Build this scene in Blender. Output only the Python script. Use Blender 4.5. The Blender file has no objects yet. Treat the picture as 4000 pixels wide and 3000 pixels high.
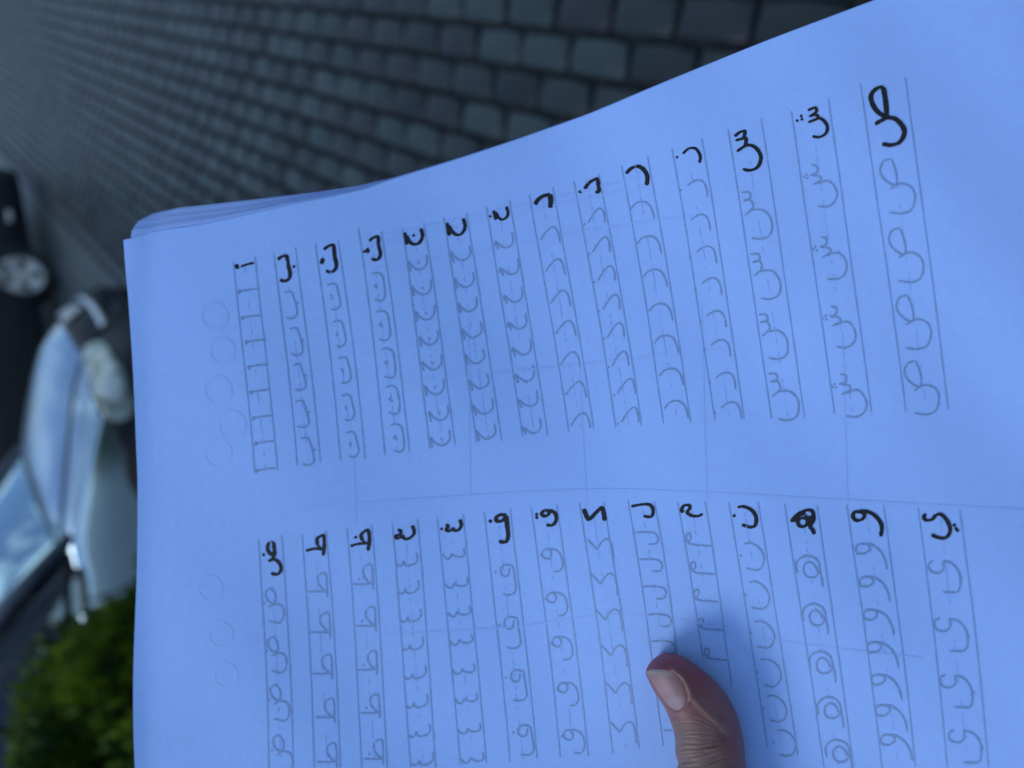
import bpy, bmesh, math, random
import numpy as np
from mathutils import Vector, Matrix
from mathutils.bvhtree import BVHTree
random.seed(7); np.random.seed(7)
C = bpy.context.scene.collection
SC = bpy.context.scene
# ---------------------------------------------------------------- camera
FPX = 3000.0; CAM_H = 1.65                       # focal length in photo pixels, eye height
B_X = Vector((0.99619737, -0.05600428, -0.06674069))   # picture "up"
B_Y = Vector((-0.08712519, -0.64035801, -0.76311914))  # picture "right"
B_Z = Vector((0.0, 0.76603207, -0.64280235))           # view direction
B_Z = B_X.cross(B_Y).normalized() if B_X.cross(B_Y).dot(B_Z) > 0 else B_Z
CAM = Matrix(((B_Y.x, B_X.x, -B_Z.x, 0), (B_Y.y, B_X.y, -B_Z.y, 0), (B_Y.z, B_X.z, -B_Z.z, CAM_H), (0, 0, 0, 1)))
cd = bpy.data.cameras.new('camera'); cam = bpy.data.objects.new('camera', cd); C.objects.link(cam)
cam.matrix_world = CAM
cd.sensor_width = 36; cd.lens = 27; cd.clip_start = 0.02; cd.clip_end = 400
cd.dof.use_dof = True; cd.dof.focus_distance = 0.248; cd.dof.aperture_fstop = 6.6
SC.camera = cam
# ---------------------------------------------------------------- world, sun, exposure
SUN_EL, SUN_AZ = math.radians(56), math.radians(-68)    # azimuth from +Y towards +X
w = bpy.data.worlds.new('World'); SC.world = w; w.use_nodes = True
nt = w.node_tree; nt.nodes.clear()
def wn(t, **k):
    n = nt.nodes.new(t)
    for a, b in k.items(): setattr(n, a, b)
    return n
sky = wn('ShaderNodeTexSky', sky_type='NISHITA', sun_disc=False, sun_elevation=SUN_EL, sun_rotation=SUN_AZ)
sky.ozone_density = 3.0; sky.dust_density = 0.4
CL = 0.0
tc = wn('ShaderNodeTexCoord'); mp = wn('ShaderNodeMapping'); mp.inputs['Scale'].default_value = (1.6, 1.6, 3.2); mp.inputs['Location'].default_value = (CL, CL * .7, 0)
no = wn('ShaderNodeTexNoise'); no.inputs['Scale'].default_value = 2.6; no.inputs['Detail'].default_value = 7; no.inputs['Roughness'].default_value = .55
cr = wn('ShaderNodeValToRGB'); cr.color_ramp.elements[0].position = .52; cr.color_ramp.elements[1].position = .61
mx = wn('ShaderNodeMix', data_type='RGBA'); mx.inputs['B'].default_value = (10.5, 12.2, 11.8, 1)
tint = wn('ShaderNodeMix', data_type='RGBA', blend_type='MULTIPLY'); tint.inputs['Factor'].default_value = 1
tint.inputs['B'].default_value = (1.0, 1.18, 1.46, 1)
bg = wn('ShaderNodeBackground'); bg.inputs['Strength'].default_value = 0.10; wo = wn('ShaderNodeOutputWorld')
L = nt.links.new
L(tc.outputs['Generated'], mp.inputs['Vector']); L(mp.outputs[0], no.inputs['Vector']); L(no.outputs['Fac'], cr.inputs['Fac'])
L(cr.outputs['Color'], mx.inputs['Factor']); L(sky.outputs[0], mx.inputs['A']); L(mx.outputs['Result'], tint.inputs['A'])
L(tint.outputs['Result'], bg.inputs['Color']); L(bg.outputs[0], wo.inputs[0])
sd = bpy.data.lights.new('sun', 'SUN'); sun = bpy.data.objects.new('sun', sd); C.objects.link(sun)
sd.energy = 1.5; sd.angle = math.radians(22); sd.color = (0.93, 0.97, 1.0)
sv = Vector((math.cos(SUN_EL) * math.sin(SUN_AZ), math.cos(SUN_EL) * math.cos(SUN_AZ), math.sin(SUN_EL)))
sun.rotation_euler = sv.to_track_quat('Z', 'Y').to_euler()
vs = SC.view_settings; vs.view_transform = 'Standard'; vs.look = 'None'; vs.gamma = 1; vs.exposure = -0.27
try: vs.use_curve_mapping = False
except Exception: pass

# ---------------------------------------------------------------- helpers
def cpt(px, py, z):                      # photo pixel + depth (m) -> world
    return CAM @ Vector(((px - 2000) / FPX * z, -(py - 1500) / FPX * z, -z))
def ray(px, py):
    o = CAM.to_translation(); d = (CAM.to_3x3() @ Vector(((px - 2000) / FPX, -(py - 1500) / FPX, -1)))
    return o, d.normalized()
def to_px(p):
    q = CAM_I @ Vector(p)
    if q.z >= -1e-4: return None
    return (2000 + FPX * q.x / -q.z, 1500 - FPX * q.y / -q.z, -q.z)
CAM_I = CAM.inverted()
def tag(o, label=None, cat=None, group=None, kind=None):
    if label: o['label'] = label
    if cat: o['category'] = cat
    if group: o['group'] = group
    if kind: o['kind'] = kind
    return o
def link(name, me, mat=None, parent=None, smooth=True):
    o = bpy.data.objects.new(name, me); C.objects.link(o)
    if mat is not None and not me.materials: me.materials.append(mat)
    if parent is not None: o.parent = parent
    if smooth: me.shade_smooth()
    return o
def mesh(name, v, f, mat=None, parent=None, smooth=True):
    me = bpy.data.meshes.new(name); me.from_pydata([tuple(p) for p in v], [], f); me.update()
    return link(name, me, mat, parent, smooth)
def from_bm(name, bm, mat=None, parent=None, smooth=True, recalc=True):
    if recalc: bmesh.ops.recalc_face_normals(bm, faces=bm.faces)
    me = bpy.data.meshes.new(name); bm.to_mesh(me); bm.free()
    return link(name, me, mat, parent, smooth)
def empty(name, loc=(0, 0, 0), rz=0):
    o = bpy.data.objects.new(name, None); C.objects.link(o); o.location = loc; o.rotation_euler = (0, 0, rz)
    o.empty_display_size = .1
    return o
def mat(name, col, rough=.5, metal=0, spec=.5, coat=0, noise=None, bump=None, sss=0, coatr=.05, attr=None):
    """noise=(scale, amount) colour mottling ; bump=(scale, strength)"""
    m = bpy.data.materials.new(name); m.use_nodes = True; n = m.node_tree.nodes; l = m.node_tree.links
    p = n['Principled BSDF']; p.inputs['Base Color'].default_value = (*col, 1); p.inputs['Roughness'].default_value = rough
    p.inputs['Metallic'].default_value = metal; p.inputs['Specular IOR Level'].default_value = spec
    p.inputs['Coat Weight'].default_value = coat; p.inputs['Coat Roughness'].default_value = coatr
    t = n.new('ShaderNodeTexCoord')
    src = None
    if attr:
        a = n.new('ShaderNodeAttribute'); a.attribute_name = attr; src = a.outputs['Color']; l.new(src, p.inputs['Base Color'])
    if noise:
        for i, (sc, am) in enumerate(noise):
            x = n.new('ShaderNodeTexNoise'); x.inputs['Scale'].default_value = sc; x.inputs['Detail'].default_value = 6
            l.new(t.outputs['Object'], x.inputs['Vector'])
            r = n.new('ShaderNodeMapRange'); r.inputs['From Min'].default_value = .3; r.inputs['From Max'].default_value = .7
            r.inputs['To Min'].default_value = 1 - am; r.inputs['To Max'].default_value = 1 + am
            l.new(x.outputs['Fac'], r.inputs['Value'])
            k = n.new('ShaderNodeMix'); k.data_type = 'RGBA'; k.blend_type = 'MULTIPLY'; k.inputs['Factor'].default_value = 1
            if src is None: k.inputs['A'].default_value = (*col, 1)
            else: l.new(src, k.inputs['A'])
            l.new(r.outputs['Result'], k.inputs['B']); src = k.outputs['Result']
        l.new(src, p.inputs['Base Color'])
    if bump:
        x = n.new('ShaderNodeTexNoise'); x.inputs['Scale'].default_value = bump[0]; x.inputs['Detail'].default_value = 8
        l.new(t.outputs['Object'], x.inputs['Vector'])
        b = n.new('ShaderNodeBump'); b.inputs['Strength'].default_value = bump[1]; b.inputs['Distance'].default_value = bump[2]
        l.new(x.outputs['Fac'], b.inputs['Height']); l.new(b.outputs['Normal'], p.inputs['Normal'])
    if sss:
        p.inputs['Subsurface Weight'].default_value = sss; p.inputs['Subsurface Radius'].default_value = (1, .3, .15)
        p.inputs['Subsurface Scale'].default_value = .0025
    return m
def box(bm, c, s, rot=0, taper=0):
    M = Matrix.Translation(c) @ Matrix.Rotation(rot, 4, 'Z')
    vs_ = []
    for z in (-1, 1):
        for x, y in ((-1, -1), (1, -1), (1, 1), (-1, 1)):
            k = 1 - taper if z > 0 else 1
            vs_.append(bm.verts.new(M @ Vector((x * s[0] / 2 * k, y * s[1] / 2 * k, z * s[2] / 2))))
    for f in ((3, 2, 1, 0), (4, 5, 6, 7), (0, 1, 5, 4), (1, 2, 6, 5), (2, 3, 7, 6), (3, 0, 4, 7)):
        bm.faces.new([vs_[i] for i in f])
def catmull(P, n=6):
    P = [np.array(p, float) for p in P]
    if len(P) < 3:
        return [P[0] * (1 - t) + P[-1] * t for t in np.linspace(0, 1, max(2, n))]
    Q = [2 * P[0] - P[1]] + P + [2 * P[-1] - P[-2]]; out = []
    for i in range(1, len(Q) - 2):
        a, b, c, d = Q[i - 1:i + 3]
        for k in range(n):
            t = k / n
            out.append(.5 * ((2 * b) + (-a + c) * t + (2 * a - 5 * b + 4 * c - d) * t * t + (-a + 3 * b - 3 * c + d) * t ** 3))
    out.append(P[-1]); return out

# ================================================================ SETTING: ground
A0 = math.radians(25.42); SD = Vector((math.sin(A0), math.cos(A0), 0)); ND = Vector((SD.y, -SD.x, 0))
def sn(s, n, z=0): return SD * s + ND * n + Vector((0, 0, z))
M_asph = mat('asphalt', (.050, .070, .078), .48, noise=[(2.2, .22), (60, .12)], bump=(90, .5, .01), spec=.45)
M_joint = mat('joint_sand', (.010, .013, .015), .95, noise=[(30, .3)])
M_pave = []
for i in range(6):
    b = [(.018, .027, .030), (.013, .019, .023), (.027, .043, .046), (.017, .020, .026), (.021, .037, .039), (.010, .014, .018)][i]
    M_pave.append(mat('concrete_paver', b, .38, noise=[(9, .18), (70, .22)], bump=(60, .55, .006), spec=.28))
M_kerb = mat('kerb_stone', (.034, .044, .052), .55, noise=[(8, .15), (80, .15)], bump=(60, .5, .01))
NK = -1.83
bm = bmesh.new()
vs_ = [bm.verts.new(p) for p in (sn(-160, -160, -.045), sn(160, -160, -.045), sn(160, 160, -.045), sn(-160, 160, -.045))]
bm.faces.new(vs_); tag(from_bm('ground', bm, M_asph, smooth=False), kind='structure')
# asphalt carriageway left of the kerb, gently uneven
def sheet(name, s0, s1, n0, n1, z, m, st=.6, amp=0):
    vv = []; ff = []; a = int((s1 - s0) / st) + 1; b = int((n1 - n0) / st) + 1
    for i in range(a):
        for j in range(b):
            s = s0 + (s1 - s0) * i / (a - 1); n = n0 + (n1 - n0) * j / (b - 1)
            vv.append(sn(s, n, z + amp * (math.sin(s * 1.7 + n) + math.sin(n * 2.3 - s * .6)) * .5))
    for i in range(a - 1):
        for j in range(b - 1):
            k = i * b + j; ff.append((k, k + b, k + b + 1, k + 1))
    return mesh(name, vv, ff, m)
tag(sheet('road', -12, 40, -26, NK - .13, -.004, M_asph, .7, .004), kind='structure')
pav = tag(sheet('pavement', -3, 26, NK, 4.0, -.024, M_joint, 1), kind='structure')
# kerb of long flush edging stones with a sunk gutter beside it
kb = empty('kerb', sn(0, NK)); tag(kb, kind='structure')
bm = bmesh.new(); box(bm, (0, 0, 0), (.985, .105, .10)); bmesh.ops.bevel(bm, geom=bm.edges[:], offset=.008, segments=1, affect='EDGES')
proto = from_bm('kerb_stone', bm, M_kerb, kb, smooth=False)
KR = math.atan2(SD.y, SD.x)
for i in range(22):
    o = proto if i == 0 else proto.copy()
    if i: C.objects.link(o)
    o.parent = kb; p = sn(-2.5 + i * 1.0, NK - .035 + random.uniform(-.003, .003), -.047 + random.uniform(-.003, .002)) - Vector(kb.location)
    o.location = p; o.rotation_euler = (0, 0, KR)
bm = bmesh.new()
vs_ = [bm.verts.new(p) for p in (sn(-12, NK - .10, -.030), sn(40, NK - .10, -.030), sn(40, NK - .15, -.012), sn(-12, NK - .15, -.012))]
bm.faces.new(vs_); tag(from_bm('gutter', bm, M_joint, smooth=False), kind='structure')
# pavers : 235 x 118 mm stretcher bond, rounded edges
PL, PW = .2375, .118
def paver_mesh(seed, L_, W_):
    r = random.Random(seed); ring = []
    hw, hl = W_ / 2, L_ / 2; prof = [(-.020, .0), (-.007, .0005), (-.001, .004), (.0006, .009)]
    vv = []; ff = []
    j = [(r.uniform(-.003, .003), r.uniform(-.0025, .0025)) for _ in range(8)]
    base = [(-hl, -hw), (0, -hw), (hl, -hw), (hl, 0), (hl, hw), (0, hw), (-hl, hw), (-hl, 0)]
    base = [(x + a, y + b) for (x, y), (a, b) in zip(base, j)]
    for z, ins in prof:
        for k, (x, y) in enumerate(base):
            cx = 1 if k in (0, 2, 4, 6) else 0
            e = ins + cx * (.004)
            vv.append((x - math.copysign(min(e, abs(x)), x) if abs(x) > .01 else x, y - math.copysign(min(e, abs(y)), y) if abs(y) > .01 else y, z))
    n = 8
    for a in range(len(prof) - 1):
        for k in range(n): ff.append((a * n + k, a * n + (k + 1) % n, (a + 1) * n + (k + 1) % n, (a + 1) * n + k))
    vv.append((0, 0, .0008)); t = (len(prof) - 1) * n
    for k in range(n): ff.append((t + k, t + (k + 1) % n, len(vv) - 1))
    return vv, ff
PV = [paver_mesh(s, PL - .015, PW - .018) for s in range(12)]
PM = {}
spots = []
for k in range(-17, 20):
    n = .187 + k * PW
    if n < NK + .08: continue
    off = 1.588 + PL / 2 + (PL / 2 if k % 2 else 0) + random.uniform(-.012, .012)
    for i in range(-12, 52):
        s = off + i * PL
        if s < -1.2 or s > 13.6: continue
        p = sn(s, n); q = to_px(p)
        vis = q is not None and -60 < q[0] < 4000 and -60 < q[1] < 1300
        area = 0 if q is None else (FPX / q[2]) ** 2
        edge = 0
        if vis and q[0] > 1500: edge = q[1] > 700 - (q[0] - 1500) * .38 + 60
        spots.append((-(area if vis and not edge else 0), s, n, random.uniform(-.010, .010)))
spots.sort(key=lambda t: t[0])
rest = [[], []]; rest_v = []; rest_f = []; rest_m = []
for idx, (a, s, n, jt) in enumerate(spots):
    vi = random.randrange(12); mi = random.choices(range(6), (4, 3, 3, 2, 2, 2))[0]
    rz = KR + random.uniform(-.012, .012); z = random.uniform(-.002, .002); tx, ty = random.uniform(-.012, .012), random.uniform(-.02, .02)
    if idx < 300:
        if (vi, mi) not in PM:
            me = bpy.data.meshes.new('paver'); me.from_pydata(PV[vi][0], [], PV[vi][1]); me.materials.append(M_pave[mi]); me.shade_smooth(); PM[vi, mi] = me
        o = bpy.data.objects.new('paver', PM[vi, mi]); C.objects.link(o); o.parent = pav
        o.location = sn(s + jt * .5, n, z); o.rotation_euler = (tx, ty, rz)
    else:
        M = Matrix.Translation(sn(s + jt * .5, n, z)) @ Matrix.Rotation(rz, 4, 'Z'); b = len(rest_v)
        rest_v += [tuple(M @ Vector(p)) for p in PV[vi][0]]
        rest_f += [tuple(b + t for t in f) for f in PV[vi][1]]; rest_m += [mi] * len(PV[vi][1])
me = bpy.data.meshes.new('pavers'); me.from_pydata(rest_v, [], rest_f)
for m in M_pave: me.materials.append(m)
me.polygons.foreach_set('material_index', rest_m); me.shade_smooth()
o = bpy.data.objects.new('pavers', me); C.objects.link(o); o.parent = pav; tag(o, kind='stuff')

# ================================================================ CARS
M_silver = mat('metallic_grey_paint', (.50, .62, .70), .21, metal=.92, coat=.3, coatr=.15, noise=[(3, .05)])
M_dark = mat('black_paint', (.012, .013, .018), .25, metal=.2, coat=.7)
M_rub = mat('black_rubber', (.010, .011, .014), .6)
M_tyre = mat('tyre_rubber', (.012, .012, .014), .8, bump=(40, .4, .01))
M_glass = mat('car_glass', (.52, .70, .74), .05, metal=.85, spec=.8)
M_chrome = mat('chrome', (.85, .90, .94), .38, metal=.75)
M_alloy = mat('alloy_rim', (.62, .60, .56), .45, metal=.15)
M_lens = mat('headlight_lens', (.36, .42, .37), .3, metal=.0, coat=.6, noise=[(9, .6)])
M_pil = mat('dark_blue_grey_trim', (.045, .060, .085), .35, coat=.3)
M_glassQ = mat('quarter_glass', (.42, .52, .50), .5)
M_glassD = mat('side_glass', (.010, .014, .020), .08, spec=.6)
M_bulb = mat('lamp_reflector', (.62, .68, .66), .35, metal=.3)
M_plas = mat('dark_plastic', (.020, .022, .028), .55)
CW = 1.66
def interp(x, xs, ys): return float(np.interp(x, xs, ys))
def lower_body(st, W=CW):
    """st rows: x, halfwidth, zbottom, zshoulder, ztop"""
    xs = [s[0] for s in st]; rows = []
    X = []
    for a, b in zip(st[:-1], st[1:]):
        for t in np.linspace(0, 1, 5)[:-1]: X.append(a[0] * (1 - t) + b[0] * t)
    X.append(st[-1][0])
    # smooth (catmull) interpolation of each column
    cols = [catmull([(s[0], s[c]) for s in st], 4) for c in range(1, 5)]
    n = len(cols[0])
    vv, ff = [], []
    half = [(.95, 0), (.995, .12), (1.0, .34), (1.003, .62), (1.0, .88), (.99, .955), (.965, .992), (.89, 1.02)]
    for i in range(n):
        x = cols[0][i][0]; hw, zb, zs, zt = [cols[c][i][1] for c in range(4)]
        prof = []
        for a, b in half: prof.append((a * hw, zb + (zs - zb) * min(b, 1) + (b - 1 if b > 1 else 0) * (zt - zs) * 8))
        for a in (.62, .42, .2, 0):
            prof.append((a * hw, zt - (zt - zs) * .75 * (a ** 2)))
        prof2 = [(y, z) for y, z in prof] + [(-y, z) for y, z in prof[-2::-1]]
        for y, z in prof2: vv.append((x, W / 2 - y, z))
        m = len(prof2)
    for i in range(n - 1):
        for k in range(m - 1):
            ff.append((i * m + k, (i + 1) * m + k, (i + 1) * m + k + 1, i * m + k + 1))
    ff.append(tuple(range(m))); ff.append(tuple((n - 1) * m + k for k in range(m))[::-1])
    return vv, ff
def wheel(parent, x, y, R, side, nsp=5, rimr=.70):
    """built about local origin: axis along y, then placed ; side=-1 faces -y"""
    w_ = empty('wheel'); w_.parent = parent; w_.location = (x, y, R)
    def lathe(prof, seg=40):
        bm = bmesh.new(); rings = []
        for r, yy in prof:
            rings.append([bm.verts.new((r * math.cos(2 * math.pi * k / seg), yy * side * -1, r * math.sin(2 * math.pi * k / seg))) for k in range(seg)])
        for a, b in zip(rings[:-1], rings[1:]):
            for k in range(seg): bm.faces.new((a[k], a[(k + 1) % seg], b[(k + 1) % seg], b[k]))
        return bm
    t = lathe([(R * rimr, .10), (R * rimr, -.09), (R * rimr + .012, -.105), (R * .90, -.11), (R * .985, -.085), (R, -.06), (R, .08), (R * .9, .10), (R * rimr, .10)])
    from_bm('tyre', t, M_tyre, w_)
    r = R * rimr
    bm = lathe([(r * 1.0, -.085), (r * .97, -.100), (r * .90, -.095), (r * .88, -.03), (r * .88, .05)])
    # spokes
    for k in range(nsp):
        a = 2 * math.pi * k / nsp + .3
        ca, sa = math.cos(a), math.sin(a)
        def P(rr, tw, d): return (rr * ca - tw * sa, -d * -side * -1 * -1 if False else d * side * -1 * -1, rr * sa + tw * ca)
        pts = []
        for rr, tw, d in ((r * .14, r * .12, -.080), (r * .40, r * .23, -.090), (r * .58, r * .255, -.093), (r * .78, r * .39, -.093), (r * .95, r * .52, -.090)):
            pts.append([bm.verts.new((rr * ca - q * tw * sa, d * -side, rr * sa + q * tw * ca)) for q in (-1, 1)]
                       + [bm.verts.new((rr * ca - q * tw * sa, (d + .03) * -side, rr * sa + q * tw * ca)) for q in (1, -1)])
        for u, v in zip(pts[:-1], pts[1:]):
            for q in range(4): bm.faces.new((u[q], u[(q + 1) % 4], v[(q + 1) % 4], v[q]))
    hub = []
    for rr, d in ((r * .22, -.05), (r * .22, -.085), (r * .12, -.094), (0.001, -.094)):
        hub.append([bm.verts.new((rr * math.cos(2 * math.pi * k / 20), d * -side, rr * math.sin(2 * math.pi * k / 20))) for k in range(20)])
    for a_, b_ in zip(hub[:-1], hub[1:]):
        for k in range(20): bm.faces.new((a_[k], a_[(k + 1) % 20], b_[(k + 1) % 20], b_[k]))
    from_bm('rim', bm, M_alloy, w_)
    bm = lathe([(r * .9, .04), (0.001, .04)], 24); from_bm('brake_disc', bm, M_rub, w_)
    return w_
def tri_fill(poly, n=26):
    """grid-sample a 2D polygon -> list of points and quads (for projected patches)"""
    P = np.array(poly, float)
    mn, mx_ = P.min(0), P.max(0)
    return mn, mx_
def inside(pt, P):
    x, y = pt; c = False; j = len(P) - 1
    for i in range(len(P)):
        if (P[i][1] > y) != (P[j][1] > y) and x < (P[j][0] - P[i][0]) * (y - P[i][1]) / (P[j][1] - P[i][1]) + P[i][0]: c = not c
        j = i
    return c
def patch(name, poly, bvh, m, parent, off=.006, thick=.006, smooth_poly=0, step=None):
    """a panel of real thickness lying on a car body, following its surface"""
    if smooth_poly: 
        Q = catmull(list(poly) + [poly[0]], smooth_poly)[:-1]
    else: Q = [np.array(p, float) for p in poly]
    bm = bmesh.new()
    vs0 = [bm.verts.new((p[0], p[1], 0)) for p in Q]
    f = bm.faces.new(vs0)
    bmesh.ops.triangulate(bm, faces=[f])
    for _ in range(4):
        le = [e for e in bm.edges if e.calc_length() > (step or 26)]
        if not le: break
        bmesh.ops.subdivide_edges(bm, edges=le, cuts=1, use_grid_fill=False)
        bmesh.ops.triangulate(bm, faces=bm.faces[:])
    o_, _ = ray(2000, 1500); last = None; inv = parent.matrix_world.inverted()
    hits = []
    for v in bm.verts:
        o_, d = ray(v.co.x, v.co.y); h = bvh.ray_cast(o_, d)
        hits.append((v, d, h[0], h[1]))
    good = [(v.co.copy(), (h - o_).length, n_) for v, d, h, n_ in hits if h is not None]
    top = {}
    for v, d, h, n_ in hits:
        if h is None and good:
            c0, dist, n_ = min(good, key=lambda g: (g[0] - v.co).length); h = o_ + d * dist
        if h is None: h = o_ + d * 4; n_ = -d
        if n_.dot(d) > 0: n_ = -n_
        top[v] = (h, n_)
    for v in bm.verts: v.co = inv @ (top[v][0] + top[v][1] * (off + thick))
    geo = bmesh.ops.extrude_face_region(bm, geom=bm.faces[:])
    # move duplicates (new) back by thickness
    nv = [g for g in geo['geom'] if isinstance(g, bmesh.types.BMVert)]
    i3 = inv.to_3x3()
    keys = list(top.keys())
    N = sum((top[k][1] for k in keys), Vector()) / len(keys)
    for v in nv: v.co -= (i3 @ N).normalized() * thick
    return from_bm(name, bm, m, parent)
def strip(name, line, wpx, bvh, m, parent, off=.003, thick=.006):
    """narrow band following a line across the body"""
    P = catmull(line, 6); Lp, Rp = [], []
    for i, p in enumerate(P):
        t = P[min(i + 1, len(P) - 1)] - P[max(i - 1, 0)]; t = t / (np.linalg.norm(t) + 1e-9); n = np.array((-t[1], t[0]))
        Lp.append(p + n * wpx / 2); Rp.append(p - n * wpx / 2)
    bm = bmesh.new(); inv = parent.matrix_world.inverted(); rows = []
    dist = None
    for a, b in zip(Lp, Rp):
        row = []
        for q in (a, b):
            o_, d = ray(*q); h = bvh.ray_cast(o_, d)
            if h[0] is not None: dist = h[3]; n_ = h[1] if h[1].dot(d) < 0 else -h[1]
            elif dist is None: dist = 4; n_ = -d
            else: n_ = -d
            pos = o_ + d * dist
            row += [bm.verts.new(inv @ (pos + n_ * (off + thick))), bm.verts.new(inv @ (pos - n_ * .002))]
        rows.append(row)
    for u, v in zip(rows[:-1], rows[1:]):
        for a, b in ((0, 2), (2, 3), (3, 1), (1, 0)): bm.faces.new((u[a], u[b], v[b], v[a]))
    return from_bm(name, bm, m, parent)
def bvh_of(objs):
    bpy.context.view_layer.update()
    vv, ff = [], []
    for o in objs:
        b = len(vv); mw = o.matrix_world
        vv += [mw @ v.co for v in o.data.vertices]; ff += [[b + i for i in p.vertices] for p in o.data.polygons]
    return BVHTree.FromPolygons(vv, ff)

def pane_mesh(name, quad, thick, m, parent, div=8, bulge=.03):
    """slightly domed glass pane / panel from four corners (local coords)"""
    a, b, c, d = [Vector(q) for q in quad]; nrm = (b - a).cross(d - a).normalized()
    bm = bmesh.new(); g = []
    for i in range(div + 1):
        u = i / div; row = []
        for j in range(div + 1):
            v = j / div; p = (a * (1 - u) + b * u) * (1 - v) + (d * (1 - u) + c * u) * v
            p = p + nrm * bulge * (math.sin(math.pi * u) * .6 + math.sin(math.pi * v) * .4) * (4 * u * (1 - u)) ** .5
            row.append(bm.verts.new(p))
        g.append(row)
    fs = []
    for i in range(div):
        for j in range(div): fs.append(bm.faces.new((g[i][j], g[i + 1][j], g[i + 1][j + 1], g[i][j + 1])))
    ge = bmesh.ops.extrude_face_region(bm, geom=fs)
    for v in [x for x in ge['geom'] if isinstance(x, bmesh.types.BMVert)]: v.co -= nrm * thick
    return from_bm(name, bm, m, parent)
def bar(name, pts, w1, w2, m, parent, bm_=None):
    """rounded-rect tube along points"""
    bm = bmesh.new(); rows = []
    P = [Vector(p) for p in pts]
    for i, p in enumerate(P):
        t = (P[min(i + 1, len(P) - 1)] - P[max(i - 1, 0)]).normalized(); s = t.cross(Vector((0, 0, 1))).normalized(); u = s.cross(t)
        rows.append([bm.verts.new(p + s * w1 * math.copysign(abs(math.cos(a)) ** .6, math.cos(a)) + u * w2 * math.copysign(abs(math.sin(a)) ** .6, math.sin(a))) for a in np.linspace(0, 2 * math.pi, 13)[:-1]])
    for a, b in zip(rows[:-1], rows[1:]):
        for k in range(12): bm.faces.new((a[k], a[(k + 1) % 12], b[(k + 1) % 12], b[k]))
    bm.faces.new(rows[0]); bm.faces.new(rows[-1][::-1])
    return from_bm(name, bm, m, parent)

def car(name, pos, az, k, st, gh, paint, wheels, R, flip=False, nsp=5, tinted=False):
    """local frame: x forward (0 = front bumper), y from right side (0) to left side, z up"""
    root = empty(name, (pos[0], pos[1], 0), math.pi / 2 - az); root.scale = (k, k, k)
    bpy.context.view_layer.update()
    v, f = lower_body(st); body = mesh('body', v, f, paint, root)
    # wheel arches cut as dark liners standing just proud of the sides
    for wx in wheels:
        for sy, side in ((0, -1), (CW, 1)):
            bm = bmesh.new(); ring = []
            for rr, yy in ((R * 1.16, .03), (R * 1.16, -.012), (R * 1.05, -.014), (.001, -.008)):
                ring.append([bm.verts.new((wx + rr * math.cos(a), sy + yy * -side, max(R + rr * math.sin(a), .12))) for a in np.linspace(-.2, math.pi + .2, 26)])
            for a, b in zip(ring[:-1], ring[1:]):
                for q in range(25): bm.faces.new((a[q], a[q + 1], b[q + 1], b[q]))
            from_bm('wheel_arch', bm, M_rub, root)
            wheel(root, wx, sy + (.045 if side < 0 else -.045), R, side, nsp)
    # greenhouse
    cx, ct, rt_, rb, zc, zr, in_ = gh   # cowl x, roof front x, roof rear x, rear deck x, belt z, roof z, tumblehome
    y0, y1 = .045, CW - .045
    a0, a1 = (cx, y0, zc), (cx, y1, zc); b0, b1 = (ct, y0 + in_, zr), (ct, y1 - in_, zr)
    c0, c1 = (rt_, y0 + in_, zr + .01), (rt_, y1 - in_, zr + .01); d0, d1 = (rb, y0, zc + .02), (rb, y1, zc + .02)
    ws = pane_mesh('windscreen', (a0, a1, b1, b0), .02, M_glass, root, 10, .05)
    pane_mesh('rear_window', (d1, d0, c0, c1), .02, M_glass, root, 8, .03)
    pane_mesh('roof', (b0, b1, c1, c0), .03, paint, root, 10, .035)
    sides = []
    for yy, s in ((y0, -1), (y1, 1)):
        i_ = in_ * -s
        q = ((cx - .02, yy, zc - .06), (ct - .02, yy + i_, zr - .01), (rt_, yy + i_, zr - .01), (rb + .05, yy, zc - .06))
        if s < 0: q = (q[3], q[2], q[1], q[0])
        sides.append(pane_mesh('side_window', (q[0], q[1], q[2], q[3]) , .015, M_glassD, root, 6, .0))
        bar('pillar', (Vector((cx + .02, yy, zc - .02)), Vector(((cx + ct) / 2, yy + i_ * .45, (zc + zr) / 2 + .03)), Vector((ct, yy + i_, zr))), .034, .036, M_pil if tinted else paint, root)
        bar('pillar', (Vector((rb, yy, zc)), Vector((rt_, yy + i_, zr))), .06, .05, paint, root)
        bar('roof_rail', (Vector((ct, yy + i_, zr)), Vector((rt_, yy + i_, zr + .01))), .035, .03, paint, root)
        mid = (ct + rt_) / 2
        bar('pillar', (Vector((mid + .08, yy - .003 * -s, zc - .01)), Vector((mid, yy + i_, zr))), .02, .05, M_rub, root)
        bar('window_trim', (Vector((cx - .1, yy + .004 * s, zc)), Vector((rb + .1, yy + .004 * s, zc + .01))), .018, .022, M_rub, root)
        # door mirror
        bm = bmesh.new(); bmesh.ops.create_icosphere(bm, subdivisions=3, radius=1)
        for v_ in bm.verts: v_.co = Vector((v_.co.x * .07 + cx - .70, v_.co.y * .10 + yy + s * .19, v_.co.z * .075 + zc + .06))
        mr = from_bm('mirror', bm, M_rub, root)
    return root, body, ws, sides

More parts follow.
